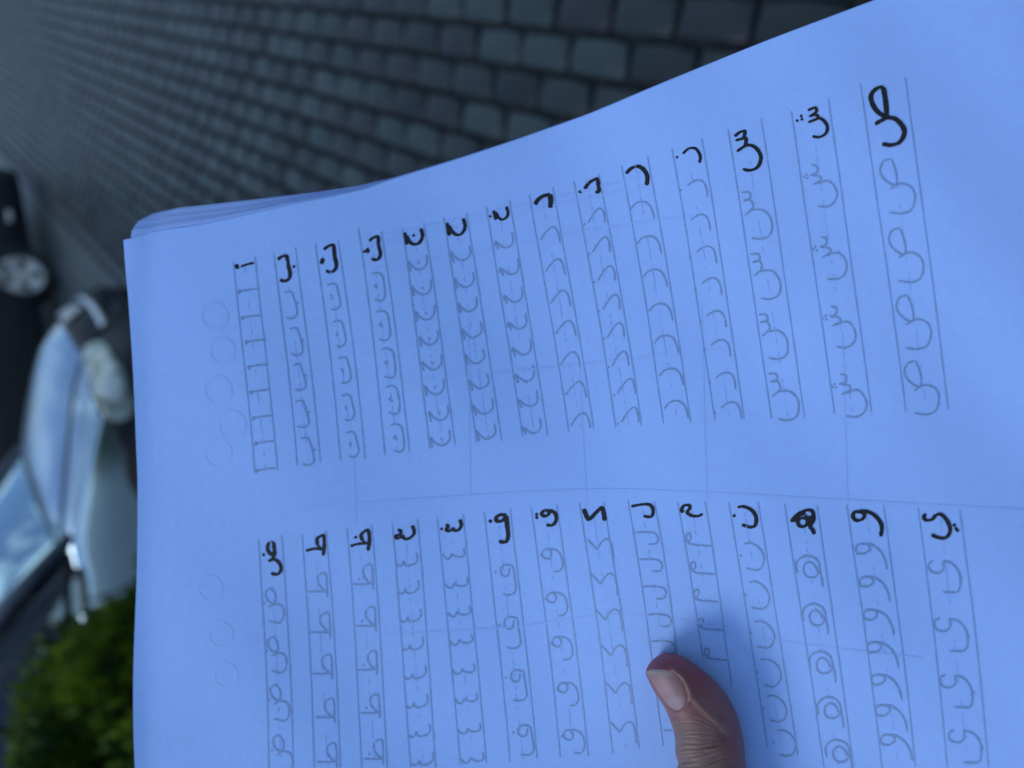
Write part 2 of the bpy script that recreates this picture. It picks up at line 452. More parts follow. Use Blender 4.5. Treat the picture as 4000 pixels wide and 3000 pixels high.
# --- silver grey hatchback in the middle distance, front towards the pavement
stS = [(0.0, .50, .22, .50, .56), (-.06, .66, .20, .60, .68), (-.18, .76, .18, .68, .77), (-.40, .81, .17, .80, .87), (-.75, .83, .17, .88, .94),
       (-1.15, .83, .17, .94, .98), (-1.4, .83, .17, .905, .95), (-1.8, .83, .17, .89, .935), (-2.8, .83, .17, .90, .94), (-3.4, .81, .20, .92, .95), (-3.72, .72, .26, .86, .90), (-3.80, .60, .30, .60, .65)]
PS = (.38, 4.35); AZS = 1.901; KS = .934
carS, bodyS, wsS, sdS = car('parked_hatchback', PS, AZS, KS, stS, (-1.16, -1.86, -3.0, -3.55, .945, 1.44, .16), M_silver, (-.72, -3.1), .30, tinted=True)
tag(carS, 'silver grey hatchback with chrome edged grille and sky reflections beside the bush', 'car')
bv = bvh_of([bodyS])
patch('bumper', [(330, 1150), (400, 1120), (545, 1130), (545, 1660), (500, 1650), (455, 1660), (405, 1640), (376, 1560), (348, 1460), (332, 1402), (345, 1370), (395, 1320), (420, 1290), (385, 1215)], bv, M_plas, carS, .002, .005)
patch('bumper', [(452, 1640), (545, 1650), (545, 1860), (505, 1838), (475, 1760), (440, 1690)], bv, M_plas, carS, .002, .004)
patch('grille', [(226, 1236), (290, 1190), (335, 1185), (375, 1215), (405, 1285), (332, 1395), (290, 1335), (258, 1275)], bv, M_rub, carS, .004, .010)
for ln in ([(268, 1268), (300, 1248), (352, 1205)], [(290, 1315), (335, 1285), (385, 1240)], [(312, 1352), (350, 1322), (398, 1280)]):
    strip('grille_bar', ln, 9, bv, M_plas, carS, .016, .012)
patch('badge', [(245, 1232), (300, 1200), (335, 1215), (268, 1272)], bv, M_alloy, carS, .018, .006, 3)
strip('grille_surround', [(286, 1190), (302, 1172), (322, 1170), (348, 1186), (372, 1214), (398, 1255), (412, 1288)], 30, bv, M_chrome, carS, .018, .014)
strip('grille_surround', [(222, 1232), (252, 1210), (288, 1190)], 8, bv, M_chrome, carS, .016, .010)
strip('bumper_trim', [(372, 1140), (420, 1175), (465, 1225)], 22, bv, M_pil, carS, .010, .010)
hl = patch('headlight', [(350, 1362), (392, 1344), (432, 1360), (466, 1420), (500, 1500), (518, 1575), (500, 1622), (452, 1640), (408, 1622), (388, 1560), (362, 1480), (342, 1410)], bv, M_lens, carS, .012, .016, 4)
patch('headlight_lamp', [(430, 1475), (466, 1474), (486, 1512), (470, 1555), (428, 1560), (406, 1525)], bv, M_bulb, carS, .032, .012, 4)
patch('headlight_lamp', [(430, 1425), (452, 1420), (468, 1444), (455, 1464), (432, 1462)], bv, M_bulb, carS, .032, .012, 4)
strip('headlight_seal', [(345, 1400), (360, 1485), (385, 1570), (406, 1628), (448, 1648), (498, 1630), (520, 1580)], 13, bv, M_rub, carS, .006, .010)
strip('bonnet_seam', [(336, 1385), (318, 1420), (300, 1470), (283, 1560), (270, 1680), (255, 1850), (243, 2000), (232, 2120)], 7, bv, M_rub, carS, .001, .004)
strip('bonnet_seam', [(226, 1236), (258, 1282), (300, 1350), (330, 1390)], 8, bv, M_rub, carS, .004, .008)
strip('door_seam', [(340, 2345), (400, 2330), (470, 2305), (540, 2290)], 7, bv, M_rub, carS, .001, .004)

bvg = bvh_of([bodyS, wsS, sdS[0]])
strip('windscreen_seal', [(96, 1800), (128, 1905), (170, 2010), (225, 2128)], 15, bvg, M_pil, carS, .004, .006)
strip('windscreen_seal', [(225, 2135), (165, 2250), (80, 2370), (-60, 2560)], 9, bvg, M_rub, carS, .012, .006)
patch('quarter_window', [(300, 2240), (318, 2262), (328, 2340), (332, 2398), (270, 2405), (205, 2432), (190, 2410), (240, 2320)], bvg, M_glassQ, carS, .006, .006)
strip('window_trim', [(190, 2400), (245, 2300), (295, 2232), (318, 2235), (332, 2290), (345, 2400), (348, 2470)], 19, bvg, M_rub, carS, .014, .006)
strip('window_trim', [(190, 2400), (130, 2490), (60, 2600), (-30, 2750)], 11, bvg, M_rub, carS, .014, .006)
# --- black car further off on the left
stD = [(0.74, .54, .20, .62, .80), (.64, .72, .18, .72, .92), (.35, .80, .17, .84, .96), (-.4, .83, .17, .92, 1.0), (-1.3, .83, .17, .94, 1.02),
       (-2.2, .83, .19, .95, 1.0), (-3.2, .83, .19, .96, 1.0), (-3.9, .80, .22, .95, 1.0), (-4.2, .66, .28, .8, .86)]
AZD = math.radians(67); hd = Vector((math.sin(AZD), math.cos(AZD), 0)); ld = Vector((-hd.y, hd.x, 0))
# put the front right wheel where the photograph has it
wz = 1.65 - .325; o_, d_ = ray(80, 1082); tt = (.325 - CAM_H) / d_.z; wp = o_ + d_ * tt
p0 = wp + hd * .86 ; p0.z = 0
carD, bodyD, wsD, sdD = car('parked_car', (p0.x, p0.y), AZD, 1.0, stD, (-1.35, -2.05, -3.3, -3.95, .98, 1.46, .14), M_dark, (-.86, -3.35), .325, nsp=5)
tag(carD, 'black car with five spoke alloy wheel parked at far left edge', 'car')
bvD = bvh_of([bodyD])
patch('fog_light', [(22, 828), (38, 822), (50, 842), (46, 868), (28, 866)], bvD, M_alloy, carD, .006, .012, 3)

# ================================================================ BUSH
def leafmat():
    m = mat('conifer_leaves', (.05, .1, .02), .55, spec=.3)
    n = m.node_tree.nodes; l = m.node_tree.links; p = n['Principled BSDF']
    t = n.new('ShaderNodeTexCoord'); x = n.new('ShaderNodeTexNoise'); x.inputs['Scale'].default_value = 7; x.inputs['Detail'].default_value = 4
    r = n.new('ShaderNodeValToRGB'); e = r.color_ramp.elements; e[0].position = .36; e[0].color = (.014, .038, .006, 1); e[1].position = .66; e[1].color = (.18, .26, .007, 1)
    l.new(t.outputs['Object'], x.inputs['Vector']); l.new(x.outputs['Fac'], r.inputs['Fac']); l.new(r.outputs['Color'], p.inputs['Base Color'])
    p.inputs['Subsurface Weight'].default_value = 0
    return m
M_leaf = leafmat(); M_bark = mat('bark', (.06, .045, .03), .9, noise=[(20, .4)], bump=(40, .6, .01))
_, bd = ray(330, 3190); bdh = Vector((bd.x, bd.y, 0)).normalized()
BC = bdh * 2.70 ; BC.z = 0
bush = empty('shrub', BC); tag(bush, 'dense dark green rounded conifer shrub in front of the silver car', 'shrub')
def build_bush():
    rx, ry, rz, zc = .66, .66, .70, .72
    vv, ff = [], []
    rnd = random.Random(3)
    lobes = []
    for i in range(78):
        while True:
            d = Vector((rnd.gauss(0, 1), rnd.gauss(0, 1), rnd.gauss(0, 1))).normalized()
            if d.z > -.75: break
        lobes.append((Vector((d.x * rx * .78, d.y * ry * .78, d.z * rz * .80 + zc)), rnd.uniform(.14, .24), d))
    for c, r, d0 in lobes:
        for j in range(820):
            d = (Vector((rnd.gauss(0, 1), rnd.gauss(0, 1), rnd.gauss(0, 1))).normalized() + d0 * .45).normalized()
            p = c + d * r * rnd.uniform(.45, 1.05)
            up_ = (d + Vector((0, 0, .9)) + Vector((rnd.uniform(-.5, .5), rnd.uniform(-.5, .5), rnd.uniform(-.4, .4)))).normalized()
            s = up_.cross(Vector((rnd.gauss(0, 1), rnd.gauss(0, 1), rnd.gauss(0, 1)))).normalized()
            ln, wd = rnd.uniform(.022, .045), rnd.uniform(.006, .012)
            b = len(vv)
            vv += [tuple(p - s * wd), tuple(p + s * wd), tuple(p + up_ * ln * .6 + s * wd * 1.1), tuple(p + up_ * ln), tuple(p + up_ * ln * .6 - s * wd * 1.1)]
            ff.append((b, b + 1, b + 2, b + 3, b + 4))
    f = mesh('foliage', vv, ff, M_leaf, bush, smooth=False); f['kind'] = 'stuff'
    # dark inner twigs
    bm = bmesh.new()
    for c, r, d in lobes[:60]:
        a = Vector((0, 0, .05)); pts = [a, a.lerp(c, .5) + Vector((0, 0, .05)), c]
        rows = []
        for i, p in enumerate(pts):
            rr = .018 * (1 - i * .4)
            rows.append([bm.verts.new(p + Vector((rr * math.cos(q), rr * math.sin(q), 0))) for q in (0, 2.1, 4.2)])
        for u, v in zip(rows[:-1], rows[1:]):
            for q in range(3): bm.faces.new((u[q], u[(q + 1) % 3], v[(q + 1) % 3], v[q]))
    from_bm('branches', bm, M_bark, bush)
build_bush()

# ================================================================ PAPER
XS = [300, 480, 950, 1450, 2120, 2700, 3450, 4300, 5200]
ZS = [.303, .298, .288, .281, .270, .250, .224, .200, .182]
def zpaper(px, py):
    if px < 1450: z = np.interp(px, XS, ZS)
    z = catz(px)
    z += .0014 * math.sin(px / 360 + py / 900 + .6) + .0011 * math.sin(py / 290 - px / 700 + 1) + .0004 * math.sin(px / 130 - py / 170)
    z += .0016 * math.exp(-((px - 2680) / 190.0) ** 2 - ((py - 2720) / 260.0) ** 2)
    # the free top edge lifts a little towards the viewer
    z -= .0022 * math.exp(-((px - 500) / 55.0) ** 2)
    return float(z)
_cz = catmull([(a, b) for a, b in zip(XS, ZS)], 24); _cx = [p[0] for p in _cz]; _cv = [p[1] for p in _cz]
def catz(px): return np.interp(px, _cx, _cv)
EDGE_R = [(482, 938), (560, 918), (633, 900), (823, 870), (1139, 800), (1400, 745), (1550, 695), (1800, 618), (2000, 552), (2300, 446), (2600, 320), (3000, 158), (3420, 0), (3900, -180), (4420, -370)]
EDGE_O = [(482, 938), (585, 836), (700, 812), (1000, 779), (1250, 748), (1400, 725), (1550, 690), (1800, 614), (2000, 549), (2300, 443), (2600, 317), (3000, 155), (3420, -3), (3900, -183), (4420, -373)]
TOP = [(482, 938), (490, 1050), (503, 1200), (519, 1450), (532, 1750), (537, 1900), (535, 2200), (526, 2450), (520, 2650), (521, 2850), (528, 3045)]
EDGE_L = [(528, 3045), (1000, 3050), (1600, 3075), (2200, 3125), (2700, 3180), (3200, 3270), (3800, 3420), (4500, 3640)]
def resample(P, n):
    Q = np.array(catmull(P, 10)); d = np.r_[0, np.cumsum(np.linalg.norm(np.diff(Q, axis=0), axis=1))]; t = np.linspace(0, d[-1], n)
    return np.c_[np.interp(t, d, Q[:, 0]), np.interp(t, d, Q[:, 1])]
NA, NB = 110, 96
def rs_lin(P, n):
    Q = np.array(P, float); d = np.r_[0, np.cumsum(np.linalg.norm(np.diff(Q, axis=0), axis=1))]; t = np.linspace(0, d[-1], n)
    return np.c_[np.interp(t, d, Q[:, 0]), np.interp(t, d, Q[:, 1])]
def coons(R, Lf, T, lin=False):
    """grid of photo positions between right edge R, left edge Lf, top edge T (i along length, j across)"""
    r = rs_lin(R, NA) if lin else resample(R, NA); l = resample(Lf, NA); t = rs_lin(T, NB) if lin else resample(T, NB)
    if lin: r[1] = r[0] * .93 + r[1] * .07
    b = np.array([r[-1] * (1 - v) + l[-1] * v + np.array((70 * math.sin(math.pi * v), 0)) for v in np.linspace(0, 1, NB)])
    G = np.zeros((NA, NB, 2))
    for i in range(NA):
        u = i / (NA - 1)
        for j in range(NB):
            v = j / (NB - 1)
            G[i, j] = (1 - v) * r[i] + v * l[i] + (1 - u) * t[j] + u * b[j] - ((1 - u) * (1 - v) * r[0] + (1 - u) * v * l[0] + u * (1 - v) * r[-1] + u * v * l[-1])
    return G
def sheet_mesh(G, dz, thick, m, name):
    vv, ff = [], []
    for side in (0, 1):
        for i in range(NA):
            for j in range(NB):
                x, y = G[i, j]; vv.append(cpt(x, y, zpaper(x, y) + (dz(i / (NA - 1), j / (NB - 1))) + side * thick))
    n = NA * NB
    for i in range(NA - 1):
        for j in range(NB - 1):
            a = i * NB + j; ff.append((a, a + NB, a + NB + 1, a + 1)); ff.append((n + a, n + a + 1, n + a + NB + 1, n + a + NB))
    bd_ = [(i, 0) for i in range(NA)] + [(NA - 1, j) for j in range(1, NB)] + [(i, NB - 1) for i in range(NA - 2, -1, -1)] + [(0, j) for j in range(NB - 2, 0, -1)]
    for a, b in zip(bd_, bd_[1:] + bd_[:1]):
        p, q = a[0] * NB + a[1], b[0] * NB + b[1]; m0 = len(vv); vv += [vv[p], vv[q], vv[n + q], vv[n + p]]; ff.append((m0, m0 + 1, m0 + 2, m0 + 3))
    return mesh(name, vv, ff, m)
def paper_mat(name, col):
    m = mat(name, col, .62, noise=[(14, .035), (420, .025)], bump=(1400, .16, .0002), spec=.25)
    return m
M_paper = paper_mat('blue_cast_copy_paper', (.330, .520, .970))  # white paper; blue cast of the light is put into its base colour
M_under = [paper_mat('blue_cast_paper_tone', c_) for c_ in ((.33, .49, .90), (.38, .55, .95), (.30, .44, .80))]  # tone differs per sheet, with the same blue light cast in the colour
G0 = coons(EDGE_R, EDGE_L, TOP)
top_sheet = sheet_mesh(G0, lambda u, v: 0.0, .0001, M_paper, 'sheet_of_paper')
tag(top_sheet, 'white practice sheet on top of the stack, covered in black and pencilled letters', 'paper sheet')
corners = [(511, 914), (514, 899), (521, 886), (529, 873), (539, 862), (551, 854), (565, 849), (579, 842), (592, 835)]
ordn = ['just under the written top sheet', 'second below the written top sheet', 'third below the written top sheet', 'fourth below the written top sheet', 'fifth below the written top sheet', 'sixth below the written top sheet', 'seventh below the written top sheet', 'eighth below the written top sheet', 'lowest of the fanned stack']
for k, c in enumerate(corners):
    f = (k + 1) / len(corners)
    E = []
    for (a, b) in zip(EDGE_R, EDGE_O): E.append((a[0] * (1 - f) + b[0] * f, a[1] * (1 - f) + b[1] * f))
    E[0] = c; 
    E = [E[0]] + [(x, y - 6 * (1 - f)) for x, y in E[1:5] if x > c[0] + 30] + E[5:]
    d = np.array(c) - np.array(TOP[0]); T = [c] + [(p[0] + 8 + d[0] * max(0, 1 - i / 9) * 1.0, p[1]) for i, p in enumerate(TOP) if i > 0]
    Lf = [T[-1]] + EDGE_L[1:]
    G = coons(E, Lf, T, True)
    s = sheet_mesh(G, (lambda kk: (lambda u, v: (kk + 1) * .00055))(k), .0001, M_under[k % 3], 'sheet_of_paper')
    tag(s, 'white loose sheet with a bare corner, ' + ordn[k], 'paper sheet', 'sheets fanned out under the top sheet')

# ================================================================ WRITING
def P3(x, y, lift): return cpt(x, y, zpaper(x, y) - lift)
def ribbon(bm, pts, wid, lift=.00012, n=5, jit=0, taper=True, mod=False):
    Q = catmull(pts, n) if len(pts) > 2 else [np.array(pts[0], float) * (1 - t) + np.array(pts[-1], float) * t for t in np.linspace(0, 1, max(2, int(math.dist(pts[0], pts[-1]) / 22) + 1))]
    rows = []
    for i, p in enumerate(Q):
        t = Q[min(i + 1, len(Q) - 1)] - Q[max(i - 1, 0)]; t = t / (np.linalg.norm(t) + 1e-9); nn = np.array((-t[1], t[0]))
        w_ = wid * (1 + (random.uniform(-jit, jit) if jit else 0))
        if mod: w_ *= .72 + .48 * abs(nn[0] * .8 + nn[1] * -.25)
        if taper and (i == 0 or i == len(Q) - 1): w_ *= .55
        a, b = p + nn * w_ / 2, p - nn * w_ / 2
        rows.append((bm.verts.new(P3(a[0], a[1], lift)), bm.verts.new(P3(b[0], b[1], lift))))
    for u, v in zip(rows[:-1], rows[1:]):
        try: bm.faces.new((u[0], u[1], v[1], v[0]))
        except Exception: pass
def dot(bm, c, r, lift=.00013):
    vs__ = [bm.verts.new(P3(c[0] + r * math.cos(a) * random.uniform(.9, 1.1), c[1] + r * math.sin(a) * random.uniform(.9, 1.1), lift)) for a in np.linspace(0, 2 * math.pi, 11)[:-1]]
    bm.faces.new(vs__)
def ink(name, col, rough=.5): return mat(name, col, rough, noise=[(2600, .05 if max(col) > .8 else .2)])
M_ink = ink('black_marker_ink', (.003, .004, .009), .7)
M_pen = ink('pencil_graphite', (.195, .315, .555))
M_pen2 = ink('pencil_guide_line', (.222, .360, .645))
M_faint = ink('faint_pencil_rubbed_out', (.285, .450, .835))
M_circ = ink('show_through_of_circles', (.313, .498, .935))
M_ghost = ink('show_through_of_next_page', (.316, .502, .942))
CR = {'A': (700, 900, .603), 'B': (1450, 750, .6328), 'C': (2150, 600, .6628), 'D': (2800, 250, .8439), 'E': (900, 1900, .6628),
      'F': (1600, 1850, .6932), 'G': (2350, 1850, .6932), 'H': (3000, 1850, .6930), 'K': (2600, 0, .6329)}
def T_(c, p): x, y, s = CR[c]; return (x + p[0] * s, y + p[1] * s)
# row: left line, right line (crop,pts) ; black strokes (width) ; dots ; pencil template strokes, dots, starts
ROWS = [
 dict(c='A', l=[(350, 215), (485, 1570)], r=[(490, 185), (632, 1555)], bw=15, b=[[(397, 235), (440, 220), (485, 210)], [(360, 235), (372, 226), (374, 242), (388, 238)]], bd=[],
      t=[[(380, 400), (430, 388), (515, 378)], [(380, 400), (392, 390), (396, 402), (384, 410)]], td=[], s=[(380, 400), (400, 570), (425, 728), (440, 890), (455, 1052), (470, 1220), (485, 1385), (490, 1562)]),
 dict(c='A', l=[(615, 165), (762, 1525)], r=[(755, 130), (912, 1505)], bw=17, b=[[(638, 190), (660, 172), (694, 166), (703, 215), (718, 280), (705, 318), (680, 328), (652, 320)]], bd=[(742, 235)],
      t=[[(680, 405), (705, 398), (728, 402), (742, 440), (760, 500), (764, 545), (750, 565), (722, 572), (692, 562)]], td=[(768, 473)], s=[(680, 405), (712, 640), (735, 875), (752, 1110), (785, 1350)]),
 dict(c='A', l=[(885, 105), (1045, 1490)], r=[(1032, 80), (1205, 1480)], bw=17, b=[[(935, 125), (965, 103), (998, 98), (1006, 165), (1018, 225), (1005, 258), (980, 270), (950, 262)], [(918, 183), (930, 195), (922, 203), (934, 214)]], bd=[],
      t=[[(958, 355), (990, 345), (1014, 354), (1028, 400), (1042, 465), (1032, 500), (1005, 513), (980, 505)]], td=[(984, 422), (990, 438)], s=[(958, 355), (992, 595), (1025, 830), (1050, 1075), (1078, 1315)]),
 dict(c='B', l=[(-78, 242), (88, 1625)], r=[(62, 260), (238, 1600)], bw=16, b=[[(-140 + 0, 0)]], skip=True, bd=[],
      t=[[(0, 505), (30, 497), (66, 512), (78, 560), (86, 630), (76, 668), (50, 676), (18, 666)]], td=[(22, 585), (30, 575), (36, 592)], s=[(0, 505), (28, 742), (62, 975), (90, 1205), (118, 1440)]),
 dict(c='B', l=[(190, 240), (362, 1585)], r=[(325, 210), (518, 1562)], bw=15, b=[[(207, 250), (211, 290), (219, 326)], [(218, 270), (232, 300), (250, 318), (278, 323), (303, 305), (317, 268), (305, 225)]], bd=[(262, 268)],
      t=[[(240, 490), (232, 455), (228, 428), (252, 458), (287, 478), (322, 470), (345, 435), (343, 385)]], td=[(292, 437)], s=[(240, 490), (262, 645), (285, 800), (308, 955), (325, 1110), (342, 1262), (368, 1420), (378, 1578)]),
 dict(c='B', l=[(447, 175), (648, 1548)], r=[(587, 145), (802, 1535)], bw=15, b=[[(468, 190), (474, 230), (483, 270)], [(480, 208), (500, 245), (530, 265), (560, 255), (579, 215), (568, 162)]], bd=[],
      t=[[(512, 438), (498, 402), (492, 372), (515, 402), (552, 425), (590, 412), (611, 380), (603, 330)]], td=[], s=[(512, 438), (535, 600), (555, 752), (580, 912), (600, 1072), (625, 1228), (650, 1385), (668, 1538)]),
 dict(c='B', l=[(712, 110), (930, 1510)], r=[(855, 70), (1085, 1500)], bw=13, b=[[(756, 113), (761, 140), (770, 172)], [(767, 124), (788, 160), (812, 170), (835, 155), (844, 130), (834, 88)]], bd=[(735, 150)],
      t=[[(785, 355), (772, 325), (765, 305), (800, 332), (832, 345), (865, 330), (878, 298), (871, 245)]], td=[(762, 326)], s=[(785, 355), (815, 520), (840, 690), (865, 855), (890, 1015), (908, 1180), (932, 1335), (955, 1500)]),
 dict(c='C', l=[(-92, 80), (105, 1640)], r=[(18, 215), (252, 1622)], bw=21, bc='B', b=[[(1010, 78), (1030, 48), (1062, 25), (1106, 14)], [(1104, 14), (1108, 55), (1104, 98)]], bd=[], lc='B', lo=[(978, 30), (1220, 1485)],
      t=[[(120, 1605), (150, 1560), (180, 1532), (205, 1530), (225, 1560), (238, 1620)]], td=[], s=[(120, 1605), (90, 1425), (60, 1245), (30, 1065), (0, 885), (-31, 699), (-60, 511)]),
 dict(c='C', l=[(142, 180), (385, 1615)], r=[(290, 135), (537, 1605)], bw=17, b=[[(202, 210), (220, 180), (246, 160), (276, 150), (284, 188), (286, 222), (264, 228)]], bd=[(175, 225)],
      t=[[(220, 410), (246, 365), (278, 327), (300, 324), (315, 350), (322, 410)]], td=[(200, 417)], s=[(220, 410), (248, 582), (278, 750), (308, 920), (335, 1085), (362, 1252), (395, 1418), (418, 1585)]),
 dict(c='C', l=[(422, 85), (668, 1590)], r=[(575, 35), (828, 1585)], bw=18, b=[[(445, 118), (475, 88), (515, 75), (550, 95), (571, 135), (567, 188)]], bd=[],
      t=[[(470, 330), (500, 295), (545, 283), (580, 300), (600, 335), (612, 385)]], td=[], s=[(470, 330), (510, 535), (545, 730), (580, 930), (610, 1120), (643, 1312), (670, 1505)]),
 dict(c='C', l=[(717, -12), (970, 1570)], r=[(892, -70), (1143, 1568)], bw=13, bc='K', b=[[(105, 950), (140, 918), (180, 915), (205, 942), (214, 972), (208, 1005)]], bd=[(70, 970)],
      t=[[(805, 190), (835, 165), (870, 155), (900, 170), (915, 205), (922, 255)]], td=[(768, 217)], s=[(805, 190), (828, 393), (860, 582), (890, 770), (920, 960), (945, 1132), (975, 1325), (1005, 1500)]),
 dict(c='D', l=[(52, 320), (252, 1640)], r=[(205, 270), (405, 1640)], bw=12, b=[[(82, 335), (105, 317), (130, 312), (124, 345)], [(86, 354), (108, 348), (134, 345), (132, 382)], [(92, 405), (140, 376), (180, 388), (204, 430), (190, 475), (155, 492), (120, 487)]], bd=[],
      t=[[(112, 595), (147, 595), (152, 622), (122, 632)], [(122, 632), (152, 628), (166, 662), (130, 698)], [(150, 676), (205, 672), (240, 700), (252, 745), (240, 790), (200, 805), (160, 800)]], td=[], s=[(112, 595), (155, 880), (192, 1160), (237, 1435)]),
 dict(c='D', l=[(345, 235), (542, 1620)], r=[(517, 175), (712, 1610)], bw=11, b=[[(420, 215), (455, 202), (460, 222), (432, 240)], [(426, 242), (460, 236), (466, 252), (422, 270)], [(440, 262), (480, 252), (510, 285), (505, 320), (475, 338), (442, 335)]], bd=[(372, 262), (390, 241), (394, 256)],
      t=[[(440, 468), (465, 475), (462, 505), (435, 515)], [(440, 516), (475, 520), (482, 540), (445, 562)], [(460, 555), (520, 542), (556, 590), (548, 640), (512, 662), (468, 660)]], td=[(405, 525), (415, 513), (419, 530)], s=[(440, 468), (482, 800), (527, 1122), (572, 1435)]),
 dict(c='D', l=[(668, 110), (872, 1608)], r=[(875, 80), (1068, 1600)], bw=16, b=[[(772, 106), (745, 111), (722, 130), (713, 155), (724, 192), (748, 224), (784, 246)], [(770, 106), (778, 150), (784, 200), (786, 246)], [(732, 279), (760, 262), (795, 248), (835, 260), (868, 308), (850, 358), (808, 375), (765, 370)]], bd=[],
      t=[[(805, 440), (770, 452), (756, 492), (775, 530), (812, 556), (832, 550), (828, 495), (808, 440)], [(800, 575), (850, 550), (897, 568), (915, 610), (900, 665), (860, 685), (800, 680)]], td=[], s=[(805, 440), (845, 760), (880, 1070), (918, 1375)]),
 # left block
 dict(c='E', l=[(168, 325), (225, 1659)], r=[(305, 305), (370, 1659)], bw=15, b=[[(250, 325), (226, 337), (219, 370), (238, 400), (258, 388), (254, 326)], [(222, 442), (258, 430), (290, 455), (298, 490), (278, 518), (238, 513)], [(232, 398), (262, 392), (240, 440)]], bd=[(195, 403)],
      t=[[(245, 600), (215, 612), (203, 640), (222, 680), (258, 690), (264, 640), (240, 602)], [(225, 715), (258, 698), (300, 705), (316, 750), (305, 795), (280, 812), (225, 800)]], td=[(198, 690)], s=[(245, 600), (260, 885), (275, 1168), (292, 1465)]),
 dict(c='E', l=[(422, 295), (495, 1659)], r=[(565, 278), (648, 1659)], bw=15, b=[[(512, 345), (510, 312), (528, 295), (550, 292), (553, 350), (546, 408)], [(450, 378), (500, 367), (548, 370)], [(512, 345), (530, 362)]], bd=[(452, 378)],
      t=[[(455, 620), (500, 622), (570, 620)], [(522, 520), (548, 508), (566, 522), (570, 600), (571, 655)], [(518, 522), (512, 560), (535, 598), (560, 620)]], td=[], s=[(455, 620), (468, 860), (480, 1105), (498, 1362), (510, 1625)]),
 dict(c='E', l=[(685, 265), (775, 1659)], r=[(830, 245), (925, 1659)], bw=15, b=[[(778, 320), (770, 288), (790, 266), (812, 260), (819, 320), (810, 380)], [(712, 350), (760, 338), (812, 335)], [(778, 318), (795, 332)]], bd=[(738, 300), (715, 350)],
      t=[[(720, 575), (765, 577), (835, 575)], [(788, 475), (812, 464), (830, 478), (834, 555), (836, 610)], [(783, 478), (778, 515), (800, 553), (825, 575)]], td=[(755, 548)], s=[(720, 575), (738, 822), (750, 1080), (765, 1335), (785, 1605)]),
 dict(c='E', l=[(950, 235), (1060, 1659)], r=[(1100, 210), (1210, 1659)], bw=14, b=[[(985, 255), (1004, 264), (998, 285), (975, 290), (980, 306), (1004, 300), (1012, 286)], [(1012, 286), (1025, 308), (1050, 308), (1078, 285), (1082, 260), (1070, 230)]], bd=[],
      t=[[(980, 455), (986, 470), (1010, 465), (1020, 440)], [(1020, 440), (1026, 462), (1050, 468), (1085, 455), (1101, 428), (1095, 390)]], td=[], s=[(980, 455), (990, 618), (1005, 785), (1015, 950), (1030, 1120), (1040, 1290), (1055, 1462), (1070, 1630)]),
 dict(c='F', l=[(155, 270), (282, 1640)], r=[(300, 245), (430, 1630)], bw=14, b=[[(205, 285), (216, 299), (206, 318), (226, 324), (240, 306)], [(240, 306), (252, 320), (275, 318), (291, 290), (282, 258)]], bd=[(180, 312)],
      t=[[(188, 455), (196, 475), (224, 480), (240, 450)], [(240, 450), (252, 466), (290, 470), (312, 453), (305, 420)]], td=[], s=[(188, 455), (202, 620), (215, 780), (228, 940), (245, 1105), (258, 1270), (275, 1440), (290, 1605)]),
 dict(c='F', l=[(422, 235), (562, 1625)], r=[(568, 215), (715, 1605)], bw=17, b=[[(546, 236), (512, 232), (488, 248), (494, 268), (522, 265), (545, 238)], [(545, 236), (549, 290), (555, 350), (541, 385), (502, 382)]], bd=[(455, 268)],
      t=[[(580, 520), (545, 514), (516, 525), (510, 560), (530, 580), (555, 570), (562, 530)], [(580, 520), (588, 570), (598, 648), (586, 680), (552, 688), (522, 682)]], td=[(482, 557)], s=[(580, 520), (605, 815), (640, 1115), (680, 1425)]),
 dict(c='F', l=[(688, 205), (848, 1600)], r=[(833, 190), (1005, 1590)], bw=15, b=[[(785, 207), (757, 210), (743, 228), (764, 240), (785, 226), (784, 206)], [(785, 206), (818, 222), (827, 258), (806, 290), (770, 290)]], bd=[(715, 230), (716, 248)],
      t=[[(790, 432), (766, 427), (746, 450), (756, 475), (785, 480), (799, 455), (790, 432)], [(770, 425), (815, 428), (850, 455), (862, 515), (845, 550), (808, 555)]], td=[(740, 462)], s=[(790, 432), (816, 677), (846, 927), (880, 1187), (911, 1452)]),
 dict(c='F', l=[(960, 180), (1145, 1575)], r=[(1097, 180), (1294, 1545)], bw=17, b=[[(980, 198), (1002, 250), (1016, 255), (1050, 220), (1085, 186)], [(1085, 186), (1094, 225), (1100, 266)]], bd=[],
      t=[[(1000, 370), (1030, 402), (1055, 430)], [(1055, 430), (1080, 388), (1108, 370), (1134, 383)], [(1134, 383), (1146, 440), (1150, 495)]], td=[], s=[(1000, 370), (1022, 565), (1045, 765), (1078, 968), (1105, 1180), (1130, 1400)]),
 dict(c='G', l=[(150, 165), (348, 1535)], r=[(297, 165), (432, 1050)], bw=14, b=[[(172, 184), (230, 174), (270, 176), (290, 203), (280, 242), (235, 240)]], bd=[(175, 183)],
      t=[[(188, 332), (250, 330), (300, 338), (320, 365), (308, 396), (265, 400)]], td=[], s=[(188, 332), (208, 485), (228, 638), (262, 795), (278, 945)]),
 dict(c='G', l=[(425, 170), (572, 1040)], r=[(580, 170), (735, 1200)], bw=14, b=[[(462, 218), (450, 205), (462, 182), (490, 178), (498, 195), (482, 218), (505, 236), (540, 240), (570, 228)]], bd=[],
      t=[[(475, 385), (475, 352), (495, 340), (500, 368), (480, 388)], [(480, 388), (510, 400), (560, 405), (612, 409)]], td=[], s=[(475, 385), (502, 545), (520, 700), (545, 860), (580, 1028)]),
 dict(c='G', l=[(715, 180), (935, 1550)], r=[(880, 180), (1105, 1590)], bw=15, b=[[(765, 190), (800, 186), (845, 206), (870, 245), (866, 290), (838, 302), (790, 288)]], bd=[(747, 238)],
